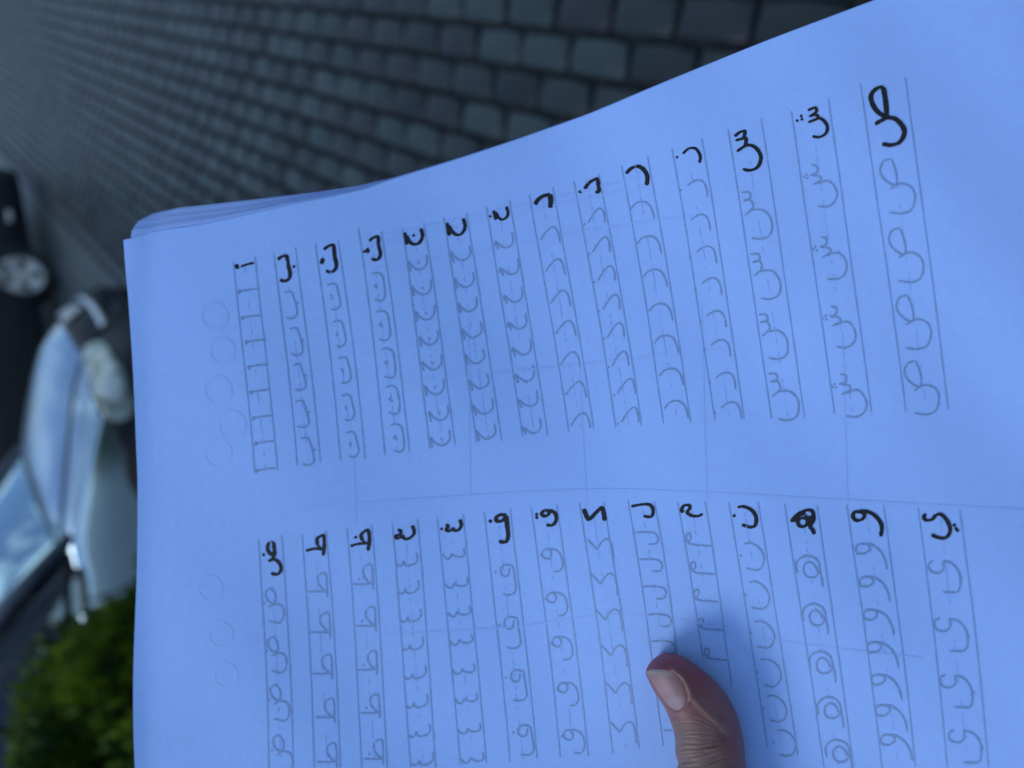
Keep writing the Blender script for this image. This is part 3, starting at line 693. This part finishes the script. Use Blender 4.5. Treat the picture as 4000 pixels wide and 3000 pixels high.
      t=[[(800, 395), (840, 392), (886, 420), (912, 470), (903, 520), (870, 542), (815, 532)]], td=[(783, 462)], s=[(800, 395), (830, 615), (860, 835), (895, 1050), (930, 1255), (985, 1450)]),
 dict(c='H', l=[(95, 190), (312, 1659)], r=[(278, 200), (478, 1659)], bw=15, b=[[(128, 272), (165, 230), (215, 207), (250, 213), (257, 262), (236, 296), (252, 318), (262, 342)], [(195, 249), (218, 256), (222, 278), (206, 297), (182, 297), (168, 279), (174, 258), (195, 249)], [(132, 266), (158, 262), (172, 240), (212, 224)], [(225, 250), (244, 262), (240, 300)], [(205, 240), (232, 252), (248, 240)], [(150, 244), (176, 232), (205, 214)]], bd=[],
      t=[[(165, 560), (158, 510), (185, 475), (230, 465), (276, 490), (290, 540), (270, 580), (230, 585), (203, 560), (203, 520), (232, 500), (262, 518), (278, 550)], [(290, 540), (302, 590), (308, 640)]], td=[], s=[(165, 560), (200, 830), (238, 1100), (285, 1355), (330, 1600)]),
 dict(c='H', l=[(448, 195), (640, 1659)], r=[(655, 195), (830, 1659)], bw=16, b=[[(530, 218), (492, 216), (478, 238), (494, 262), (526, 260), (545, 236), (530, 216)], [(510, 212), (560, 214), (608, 242), (640, 292), (636, 355)]], bd=[],
      t=[[(545, 452), (505, 450), (494, 420), (515, 398), (560, 400), (572, 428), (545, 452)], [(540, 396), (580, 402), (626, 432), (656, 482), (670, 540)]], td=[], s=[(545, 452), (565, 638), (587, 825), (610, 1008), (632, 1190), (657, 1365), (688, 1530)]),
 dict(c='H', l=[(850, 210), (1010, 1659)], r=[(1085, 225), (1245, 1659)], bw=16, b=[[(892, 228), (878, 240), (890, 262), (925, 258), (946, 232)], [(940, 236), (975, 230), (1012, 270), (1027, 320), (1005, 360), (965, 362), (920, 345)]], bd=[(1050, 290), (1060, 310), (1068, 320)],
      t=[[(932, 490), (905, 510), (914, 550), (960, 562), (992, 535), (984, 495)], [(984, 495), (1035, 508), (1076, 555), (1087, 625), (1068, 672), (985, 672)]], td=[(1095, 590)], s=[(932, 490), (967, 815), (997, 1135), (1047, 1445)]),
]
ROWS[3]['b'] = [[(1232, 70), (1250, 51), (1286, 42), (1291, 95), (1303, 150), (1292, 182), (1272, 191), (1245, 180)], [(1212, 118), (1222, 130), (1216, 145)]]; ROWS[3]['bd'] = [(1200, 137)]; ROWS[3]['bc'] = 'A'
ROWS[7]['l'] = [((2069 - 2150) / .6628, (769 - 600) / .6628), (105, 1640)]
for ri, R in enumerate(ROWS):
    c = R['c']; sc = CR[c][2]; bc = R.get('bc', c); bs = CR[bc][2]
    bm = bmesh.new()
    for si, st in enumerate(R['b']): ribbon(bm, [T_(bc, p) for p in st], R['bw'] * bs * 1.36, lift=.00012 + .00003 * si, n=6, jit=.10, mod=True)
    for p in R['bd']: dot(bm, T_(bc, p), R['bw'] * bs * .62)
    from_bm('inked_letter', bm, M_ink, top_sheet, recalc=False)
    bm = bmesh.new()
    for ln in (R['l'], R['r']):
        a, b = np.array(T_(c, ln[0])), np.array(T_(c, ln[1])); a = a - (b - a) * .012
        nrm = np.array((-(b - a)[1], (b - a)[0])); nrm = nrm / np.linalg.norm(nrm)
        mid = [a + (b - a) * t + nrm * (1.8 * math.sin(t * 5 + ri) + random.uniform(-.6, .6) - 4 * math.sin(math.pi * t)) * (1) for t in np.linspace(0, 1, 9)]
        ribbon(bm, mid, 5.0, n=4, jit=.35, taper=False)
    from_bm('guide_line', bm, M_pen2, top_sheet, recalc=False)
    # dashed centre line
    bm = bmesh.new()
    a = (np.array(T_(c, R['l'][0])) + np.array(T_(c, R['r'][0]))) / 2; b = (np.array(T_(c, R['l'][1])) + np.array(T_(c, R['r'][1]))) / 2
    n_ = int(np.linalg.norm(b - a) / 26)
    for i in range(n_):
        if random.random() < .42: continue
        t = i / n_; p = a + (b - a) * t; q = a + (b - a) * (t + random.uniform(.3, .9) / n_)
        ribbon(bm, [tuple(p), tuple(q)], 3.6, n=2, taper=False)
    from_bm('guide_line', bm, M_faint, top_sheet, recalc=False)
    s0 = R['s'][0]
    for k, s in enumerate(R['s']):
        bm = bmesh.new(); dx, dy = s[0] - s0[0], s[1] - s0[1]; g = 1 + random.uniform(-.03, .03)
        def J(p): return T_(c, (s0[0] + (p[0] - s0[0]) * g + dx + random.uniform(-1.5, 1.5), s0[1] + (p[1] - s0[1]) * g + dy + random.uniform(-1.5, 1.5)))
        for st in R['t']: ribbon(bm, [J(p) for p in st], 6.6 * (1.15 if c in 'DH' else 1), n=5, jit=.25)
        for p in R['td']: dot(bm, J(p), 4.5)
        o = from_bm('pencilled_letter', bm, M_pen, top_sheet, recalc=False)
bm = bmesh.new()
ribbon(bm, [T_('G', p) for p in [(345, 1450), (372, 1448), (398, 1450)]], 5, n=3); from_bm('pencilled_letter', bm, M_pen, top_sheet, recalc=False)
# rubbed-out construction lines and the circles showing through from the page beneath
bm = bmesh.new()
for ln in ([(1160, 1985), (1700, 1945), (2300, 1912), (2800, 1925), (3200, 1948), (4000, 1990)], [(1430, 930), (2000, 810), (2500, 690)], [(1430, 960), (1700, 900), (2060, 822), (2560, 720)],
           [(1500, 1030), (1860, 985), (2200, 915), (2700, 840)], [(1560, 1490), (2100, 1440), (2600, 1385)], [(1380, 1780), (1390, 2050)], [(1830, 1240), (1835, 1930)], [(2260, 1400), (2290, 1950)],
           [(2740, 1200), (2760, 1960)], [(3290, 1300), (3310, 1960)], [(1500, 2480), (2000, 2450), (2500, 2400), (3100, 2510), (3600, 2570)]):
    ribbon(bm, ln, 6.5, n=6, taper=False, lift=.00009)
from_bm('faint_line', bm, M_ghost, top_sheet, recalc=False)
for (x, y, r) in ((838, 1235, 50), (868, 1372, 48), (850, 1525, 52), (905, 1660, 52), (850, 1770, 52), (820, 2300, 46), (860, 2480, 46), (880, 2640, 46)):
    bm = bmesh.new(); P = [(x + r * math.cos(a), y + r * math.sin(a) * 1.05) for a in np.linspace(0, 2 * math.pi, 15)]
    ribbon(bm, P, 10, n=3, taper=False, lift=.00009); from_bm('show_through_circle', bm, M_circ, top_sheet, recalc=False)

# ================================================================ HAND
K7 = lambda x, y: (2300 + x * .422, 2300 + y * .422)
TA = np.array((2590., 2549.)); TD = np.array((.344, .939)); TD /= np.linalg.norm(TD); TN = np.array((TD[1], -TD[0]))
R_OUT = [(730, 592), (850, 622), (980, 695), (1130, 815), (1240, 930), (1310, 1040), (1370, 1160), (1410, 1300), (1440, 1450), (1452, 1659), (1470, 1900), (1540, 2300), (1700, 2800), (1900, 3300)]
L_OUT = [(700, 594), (640, 618), (570, 680), (534, 740), (527, 785), (548, 840), (600, 945), (662, 1040), (712, 1120), (752, 1220), (785, 1320), (800, 1420), (802, 1530), (826, 1620), (815, 1659), (800, 1750), (760, 2000), (650, 2400), (430, 2900), (200, 3400)]
def uw(p): q = np.array(K7(*p)) - TA; return q @ TD, q @ TN
def prof(P):
    U = sorted([uw(p) for p in P]); return np.array([a for a, b in U]), np.array([b for a, b in U])
RU, RW = prof(catmull(R_OUT, 6)); LU, LW = prof(catmull(L_OUT, 6))
U0 = min(RU[0], LU[0]) + .5
def WR(u): return float(np.interp(u, RU, RW))
def WL(u): return float(np.interp(u, LU, LW))
def sec(u):
    r, l = WR(u), WL(u); c = (r + l) / 2; h = max((r - l) / 2, .5)
    p = TA + TD * u + TN * c; zp = zpaper(p[0], p[1]); hm = h * zp / FPX
    T = .0104 * min(1, math.sqrt(max(0, 1 - (1 - min(1, (u - U0) / 85)) ** 2))) * (1 + .10 * max(0, min(1, (u - 150) / 300)) + .25 * max(0, min(1, (u - 550) / 500)))
    T = max(T, .0004)
    lift = -.0003 + .0010 * max(0, min(1, (u - 300) / 400))
    zc = zp - lift - T * .96
    return c, h, zc, T
# creases and nail
NAIL = [K7(*p) for p in catmull([(527, 778), (540, 760), (600, 750), (700, 752), (760, 768), (810, 800), (860, 850), (895, 910), (910, 975), (904, 1030), (880, 1080), (845, 1118), (808, 1130), (765, 1112), (728, 1080), (690, 1030), (640, 960), (590, 880), (555, 825)], 4)]
NP_ = np.array(NAIL)
CREASE = [([(820, 1500), (900, 1480), (1000, 1478), (1120, 1465), (1200, 1450)], 4.4, .00042), ([(800, 1312), (900, 1305), (1050, 1290)], 3.2, .00008), ([(815, 1392), (900, 1375), (980, 1380), (1040, 1395), (1150, 1392), (1250, 1385)], 3.2, .00018),
          ([(840, 1562), (950, 1552), (1100, 1520), (1250, 1470), (1340, 1440)], 3.8, .00020), ([(830, 1602), (900, 1606), (960, 1600), (1050, 1575), (1200, 1530), (1320, 1500)], 3.4, .00014), ([(860, 1655), (980, 1642), (1060, 1635), (1200, 1590)], 4, .0003),
          ([(1080, 1660), (1150, 1600), (1270, 1560)], 4, .0003), ([(800, 1255), (900, 1240), (1020, 1245)], 3, .00014), ([(870, 1430), (960, 1428), (1060, 1440)], 3, .0002), ([(900, 1345), (1000, 1338), (1120, 1350)], 3, .0002),
          ([(820, 1535), (900, 1520), (1000, 1512), (1080, 1500)], 3, .00024), ([(850, 1700), (1000, 1690), (1150, 1650)], 4, .0003), ([(840, 1760), (1000, 1750), (1200, 1700)], 4, .0003), ([(930, 1180), (1060, 1230), (1180, 1290)], 3, .00010), ([(1000, 1150), (1120, 1220), (1230, 1310)], 3, .00010)]
RIDGE = [([(905, 905), (945, 975), (1000, 1060), (1090, 1150), (1200, 1245), (1290, 1350)], 11, .00035), ([(780, 745), (850, 800), (905, 880), (935, 960), (940, 1010)], 9, .00055)]
CRP = [(np.array([K7(*q) for q in catmull(p, 5)]), s, a) for p, s, a in CREASE]; RDP = [(np.array([K7(*q) for q in catmull(p, 5)]), s, a) for p, s, a in RIDGE]
def dpoly(p, Q):
    A, B = Q[:-1], Q[1:]; d = B - A; t = np.clip(((p - A) * d).sum(1) / ((d ** 2).sum(1) + 1e-9), 0, 1); return np.sqrt(((A + d * t[:, None] - p) ** 2).sum(1).min())
NPc = np.vstack([NP_, NP_[:1]])
def nail_sd(p):
    d = dpoly(p, NPc); return -d if inside(p, NAIL) else d
def front_z(px, py):
    q = np.array((px, py)) - TA; u, w_ = q @ TD, q @ TN; u = max(u, U0 + 1); c, h, zc, T = sec(u); x = max(-1, min(1, (w_ - c) / h)); return zc - T * (1 - abs(x) ** 2.2) ** .5
def lerp3(a, b, t): return tuple(x * (1 - t) + y * t for x, y in zip(a, b))
def skin_col(p, front):
    x, y = (p[0] - 2300) / .422, (p[1] - 2300) / .422
    base = (.40, .165, .155)
    tip = (.42, .06, .06); knu = (.34, .215, .175)
    c = base
    t = math.exp(-(((x - 700) / 260) ** 2 + ((y - 650) / 110) ** 2)) ; c = lerp3(c, tip, min(1, t * 1.2))
    t = math.exp(-(((x - 1010) / 120) ** 2 + ((y - 830) / 130) ** 2)); c = lerp3(c, (.42, .085, .09), t * .9)
    t = 1 / (1 + math.exp(-(y - 1230 - (x - 900) * .25) / 60)) * (1 / (1 + math.exp((x - 1230) / 60))); c = lerp3(c, knu, t * .95)
    t = math.exp(-((x - 1310) / 120) ** 2 - ((y - 1410) / 120) ** 2); c = lerp3(c, (.42, .12, .13), t * .7)
    for Q, s, a in RDP:
        d = dpoly(np.array(p), Q); c = lerp3(c, (.52, .34, .25), .42 * math.exp(-(d / (s * .8)) ** 2))
    q = math.sin(x / 37 + 1.3 * math.sin(y / 53)) * math.sin(y / 41 + 1.1 * math.sin(x / 61))
    return tuple(max(0, v * .62 * (1 + .05 * q)) for v in c)
person = empty('person', (0.0, -.42, 0))
tag(person, 'person in dark jacket whose left thumb presses on the written sheet', 'person')
def build_person():
    """the standing photographer: head, jacketed trunk and arms, trousered legs ; only the left hand is in the picture"""
    M_cloth = mat('dark_jacket_cloth', (.018, .020, .026), .9, noise=[(30, .25)], bump=(160, .5, .002))
    M_hair = mat('hair', (.02, .015, .012), .7, noise=[(60, .4)], bump=(120, .6, .002))
    M_face = mat('face_skin', (.45, .25, .19), .5, sss=.2)
    W0 = [tuple(cpt(*q)) for q in ((3280, 5900, .285), (3420, 7400, .335))]
    J = dict(pel=(0, -.42, .95), bel=(0, -.43, 1.12), che=(0, -.42, 1.32), nek=(0, -.40, 1.47), sl=(-.19, -.41, 1.42), sr=(.19, -.41, 1.42), el=(-.33, -.33, 1.16), w0=W0[1], w1=W0[0],
             er=(.30, -.34, 1.15), wr=(.13, -.10, 1.46), hl=(-.10, -.42, .90), kl=(-.11, -.40, .50), al=(-.12, -.44, .10), tl=(-.13, -.30, .04), hr=(.10, -.42, .90), kr=(.11, -.40, .50), ar=(.12, -.44, .10), tr=(.13, -.30, .04))
    rad = dict(pel=.15, bel=.145, che=.165, nek=.062, sl=.075, sr=.075, el=.050, w0=.046, w1=.040, er=.050, wr=.034, hl=.092, kl=.062, al=.045, tl=.04, hr=.092, kr=.062, ar=.045, tr=.04)
    E_ = [('pel', 'bel'), ('bel', 'che'), ('che', 'nek'), ('che', 'sl'), ('che', 'sr'), ('sl', 'el'), ('el', 'w0'), ('w0', 'w1'), ('sr', 'er'), ('er', 'wr'), ('pel', 'hl'), ('hl', 'kl'), ('kl', 'al'), ('al', 'tl'), ('pel', 'hr'), ('hr', 'kr'), ('kr', 'ar'), ('ar', 'tr')]
    ks = list(J); me = bpy.data.meshes.new('s'); me.from_pydata([J[k] for k in ks], [(ks.index(a), ks.index(b)) for a, b in E_], [])
    so = bpy.data.objects.new('s', me); C.objects.link(so); so.modifiers.new('s', 'SKIN'); so.modifiers.new('b', 'SUBSURF').levels = 2
    for i, k in enumerate(ks):
        me.skin_vertices[0].data[i].radius = (rad[k], rad[k] * (.72 if k in ('pel', 'bel', 'che') else 1)); me.skin_vertices[0].data[i].use_root = (k == 'pel')
    dg = bpy.context.evaluated_depsgraph_get(); nm = bpy.data.meshes.new_from_object(so.evaluated_get(dg)); bpy.data.objects.remove(so)
    o = link('clothing', nm, M_cloth, person)
    def blob(name, c, r, m, f=None):
        bm = bmesh.new(); bmesh.ops.create_icosphere(bm, subdivisions=4, radius=1)
        for v in bm.verts:
            q = Vector((v.co.x * r[0], v.co.y * r[1], v.co.z * r[2]))
            if f: q = f(v.co, q)
            v.co = q + Vector(c)
        return from_bm(name, bm, m, person)
    def face(u, q):
        q = q.copy()
        if u.y > .2: q.y += .012 * math.exp(-(u.x / .16) ** 2 - ((u.z + .1) / .22) ** 2) * 1.8 - .006 * math.exp(-((abs(u.x) - .38) / .18) ** 2 - ((u.z - .08) / .12) ** 2)
        if u.z < -.3: q.x *= 1 + (u.z + .3) * .45; q.y = q.y * (1 + (u.z + .3) * .25) + .01
        return q
    blob('head', (0, -.40, 1.655), (.076, .098, .118), M_face, face)
    blob('hair', (0, -.415, 1.685), (.083, .098, .105), M_hair, lambda u, q: q * (1 + .02 * math.sin(u.x * 30) * math.sin(u.z * 23)) if u.y < .35 else Vector((q.x, q.y * .78, max(q.z, .028))))
    for o_ in person.children: o_.location = -Vector(person.location)
build_person()
# the phone that takes the picture, held upright just behind the lens
bm = bmesh.new(); box(bm, (.060, -.020, .0125), (.162, .076, .008)); bmesh.ops.bevel(bm, geom=[e for e in bm.edges if abs((e.verts[0].co - e.verts[1].co).z) > .004], offset=.010, segments=4, affect='EDGES')
ph = from_bm('phone', bm, mat('phone_body', (.02, .02, .022), .35), smooth=False); ph.matrix_world = CAM
tag(ph, 'dark phone held upright in front of the face, taking the picture', 'phone')
def build_hand():
    vv, ff, cols = [], [], []
    us = list(U0 + (np.linspace(0, 1, 26) ** 2) * 60)[:-1] + list(np.arange(U0 + 60, 520, 2.6)) + list(np.arange(520, 1000, 14))
    NA_, NF = 170, 130
    ths = [math.pi * k / NF for k in range(NF + 1)] + [math.pi + math.pi * k / (NA_ - NF) for k in range(1, NA_ - NF)]
    ths = [t for t in ths]; M_ = len(ths)
    for u in us:
        c, h, zc, T = sec(u)
        for th in ths:
            x = -math.cos(th); s = math.sin(th)
            pz = zc - T * math.copysign(abs(s) ** .9, s)
            pw = c + h * math.copysign(abs(x) ** .95, x)
            p = TA + TD * u + TN * pw
            if s > .05 and u < 560:
                sd_ = nail_sd(p) if u < 270 else 99
                k = min(1, (s - .05) / .25)
                if sd_ < 0: pz += .00045 * k * min(1, -sd_ / 6)
                elif sd_ < 30: pz -= .00028 * k * math.exp(-((sd_ - 9) / 8) ** 2)
                for Q, sg, a in CRP:
                    if abs(Q[:, 1].mean() - p[1]) < 70:
                        d = dpoly(p, Q); pz += a * .75 * k * (.55 + .45 * math.sin(p[0] / 23 + p[1] / 15)) * math.exp(-(d / sg) ** 2) - a * .35 * k * math.exp(-((d - sg * 2.2) / sg) ** 2)
                for Q, sg, a in RDP:
                    d = dpoly(p, Q); pz -= a * k * math.exp(-(d / sg) ** 2)
            # perspective-correct placement: position measured at the section centre depth
            vv.append(cpt(2000 + (p[0] - 2000), p[1], pz)); cols.append(skin_col(p, s))
    n = len(us)
    for i in range(n - 1):
        for k in range(M_):
            ff.append((i * M_ + k, i * M_ + (k + 1) % M_, (i + 1) * M_ + (k + 1) % M_, (i + 1) * M_ + k))
    ff.append(tuple(range(M_))[::-1]); ff.append(tuple((n - 1) * M_ + k for k in range(M_)))
    # palm and fingers as a skinned skeleton
    J = {'wrist': (3150, 5000, .262), 'arm': (3350, 6500, .30), 'arm2': (3500, 8200, .36), 'palm': (2900, 4350, .272), 'cmc': (3080, 4200, .256), 'mcp': (2895, 3480, .2415), 'tip0': (2800, 3130, .2335),
         'iM': (2330, 3900, .283), 'iP': (2180, 3250, .292), 'iD': (2120, 2900, .286), 'iT': (2090, 2640, .2775),
         'mM': (2600, 3860, .287), 'mP': (2480, 3150, .287), 'mD': (2430, 2760, .277), 'mT': (2400, 2480, .266),
         'rM': (2870, 3870, .286), 'rP': (2800, 3200, .273), 'rD': (2770, 2850, .262), 'rT': (2750, 2580, .2535),
         'lM': (3130, 3930, .280), 'lP': (3110, 3420, .262), 'lD': (3100, 3150, .252), 'lT': (3090, 2930, .2455)}
    rad = {'wrist': .025, 'arm': .032, 'arm2': .038, 'palm': .024, 'cmc': .018, 'mcp': .0125, 'tip0': .0098, 'iM': .0125, 'iP': .0095, 'iD': .0085, 'iT': .0070, 'mM': .0125, 'mP': .0097, 'mD': .0087, 'mT': .0070,
           'rM': .0120, 'rP': .0092, 'rD': .0082, 'rT': .0068, 'lM': .0110, 'lP': .0082, 'lD': .0073, 'lT': .0062}
    E_ = [('palm', 'wrist'), ('wrist', 'arm'), ('arm', 'arm2'), ('palm', 'cmc'), ('cmc', 'mcp'), ('mcp', 'tip0')]
    for f in 'imrl': E_ += [('palm', f + 'M'), (f + 'M', f + 'P'), (f + 'P', f + 'D'), (f + 'D', f + 'T')]
    keys = list(J); me = bpy.data.meshes.new('skel'); me.from_pydata([tuple(cpt(*J[k])) for k in keys], [(keys.index(a), keys.index(b)) for a, b in E_], [])
    so = bpy.data.objects.new('skel', me); C.objects.link(so)
    md = so.modifiers.new('s', 'SKIN'); sub = so.modifiers.new('b', 'SUBSURF'); sub.levels = 3
    for i, k in enumerate(keys):
        me.skin_vertices[0].data[i].radius = (rad[k], rad[k]); me.skin_vertices[0].data[i].use_root = (k == 'palm')
    dg = bpy.context.evaluated_depsgraph_get(); em = so.evaluated_get(dg).to_mesh()
    b = len(vv); vv += [v.co.copy() for v in em.vertices]; ff += [tuple(b + i for i in p.vertices) for p in em.polygons]
    cols += [(.56, .31, .28)] * len(em.vertices)
    so.evaluated_get(dg).to_mesh_clear(); bpy.data.objects.remove(so)
    M_skin = mat('skin', (.6, .35, .3), .48, attr='skin_tone', sss=.35, spec=.35, bump=(1500, .45, .0003), noise=[(260, .10), (1200, .07)])
    o = mesh('hand', vv, ff, M_skin)
    at_ = o.data.color_attributes.new('skin_tone', 'FLOAT_COLOR', 'POINT'); at_.data.foreach_set('color', np.array([(*c, 1) for c in cols], dtype=np.float32).ravel())
    o.parent = person; o.location = -Vector(person.location)
    # thumb nail : curved plate with a pale free edge and a pale moon at its root
    bm = bmesh.new(); vs__ = [bm.verts.new((p[0], p[1], 0)) for p in NAIL]; f = bm.faces.new(vs__); bmesh.ops.triangulate(bm, faces=[f])
    for _ in range(6):
        le = [e for e in bm.edges if e.calc_length() > 4.5]
        if not le: break
        bmesh.ops.subdivide_edges(bm, edges=le, cuts=1); bmesh.ops.triangulate(bm, faces=bm.faces[:])
    ly = bm.verts.layers.float_color.new('nail_tone')
    for v in bm.verts:
        x, y = (v.co.x - 2300) / .422, (v.co.y - 2300) / .422
        c = (.40, .225, .22)
        t = math.exp(-((x - 700) / 110) ** 2 - ((y - 930) / 110) ** 2); c = lerp3(c, (.48, .30, .29), t)
        t = 1 / (1 + math.exp((y - 797 - (x - 620) * .05) / 7)) ; c = lerp3(c, (.52, .42, .35), t)
        t = 1 / (1 + math.exp((math.hypot((x - 815) / 92, (y - 1055) / 62) - 1) / .10)); c = lerp3(c, (.46, .33, .38), t * .75)
        t = 1 / (1 + math.exp(-(x - 880 - (y - 930) * .15) / 12)); c = lerp3(c, (.34, .10, .09), t * .6)
        v[ly] = (c[0] * .74, c[1] * .68, c[2] * .70, 1); p = (v.co.x, v.co.y)
        e = dpoly(np.array(p), NPc); z = front_z(*p) - .00012 - .00010 * min(1, e / 14)
        v.co = cpt(p[0], p[1], z)
    dv = (CAM.to_3x3() @ Vector((0, 0, -1)))
    ge = bmesh.ops.extrude_face_region(bm, geom=bm.faces[:])
    for v in [g for g in ge['geom'] if isinstance(g, bmesh.types.BMVert)]: v.co += dv * .0004
    M_nail = mat('nail', (.7, .5, .5), .52, attr='nail_tone', spec=.4, bump=(700, .12, .0003))
    from_bm('thumbnail', bm, M_nail, o)
build_hand()
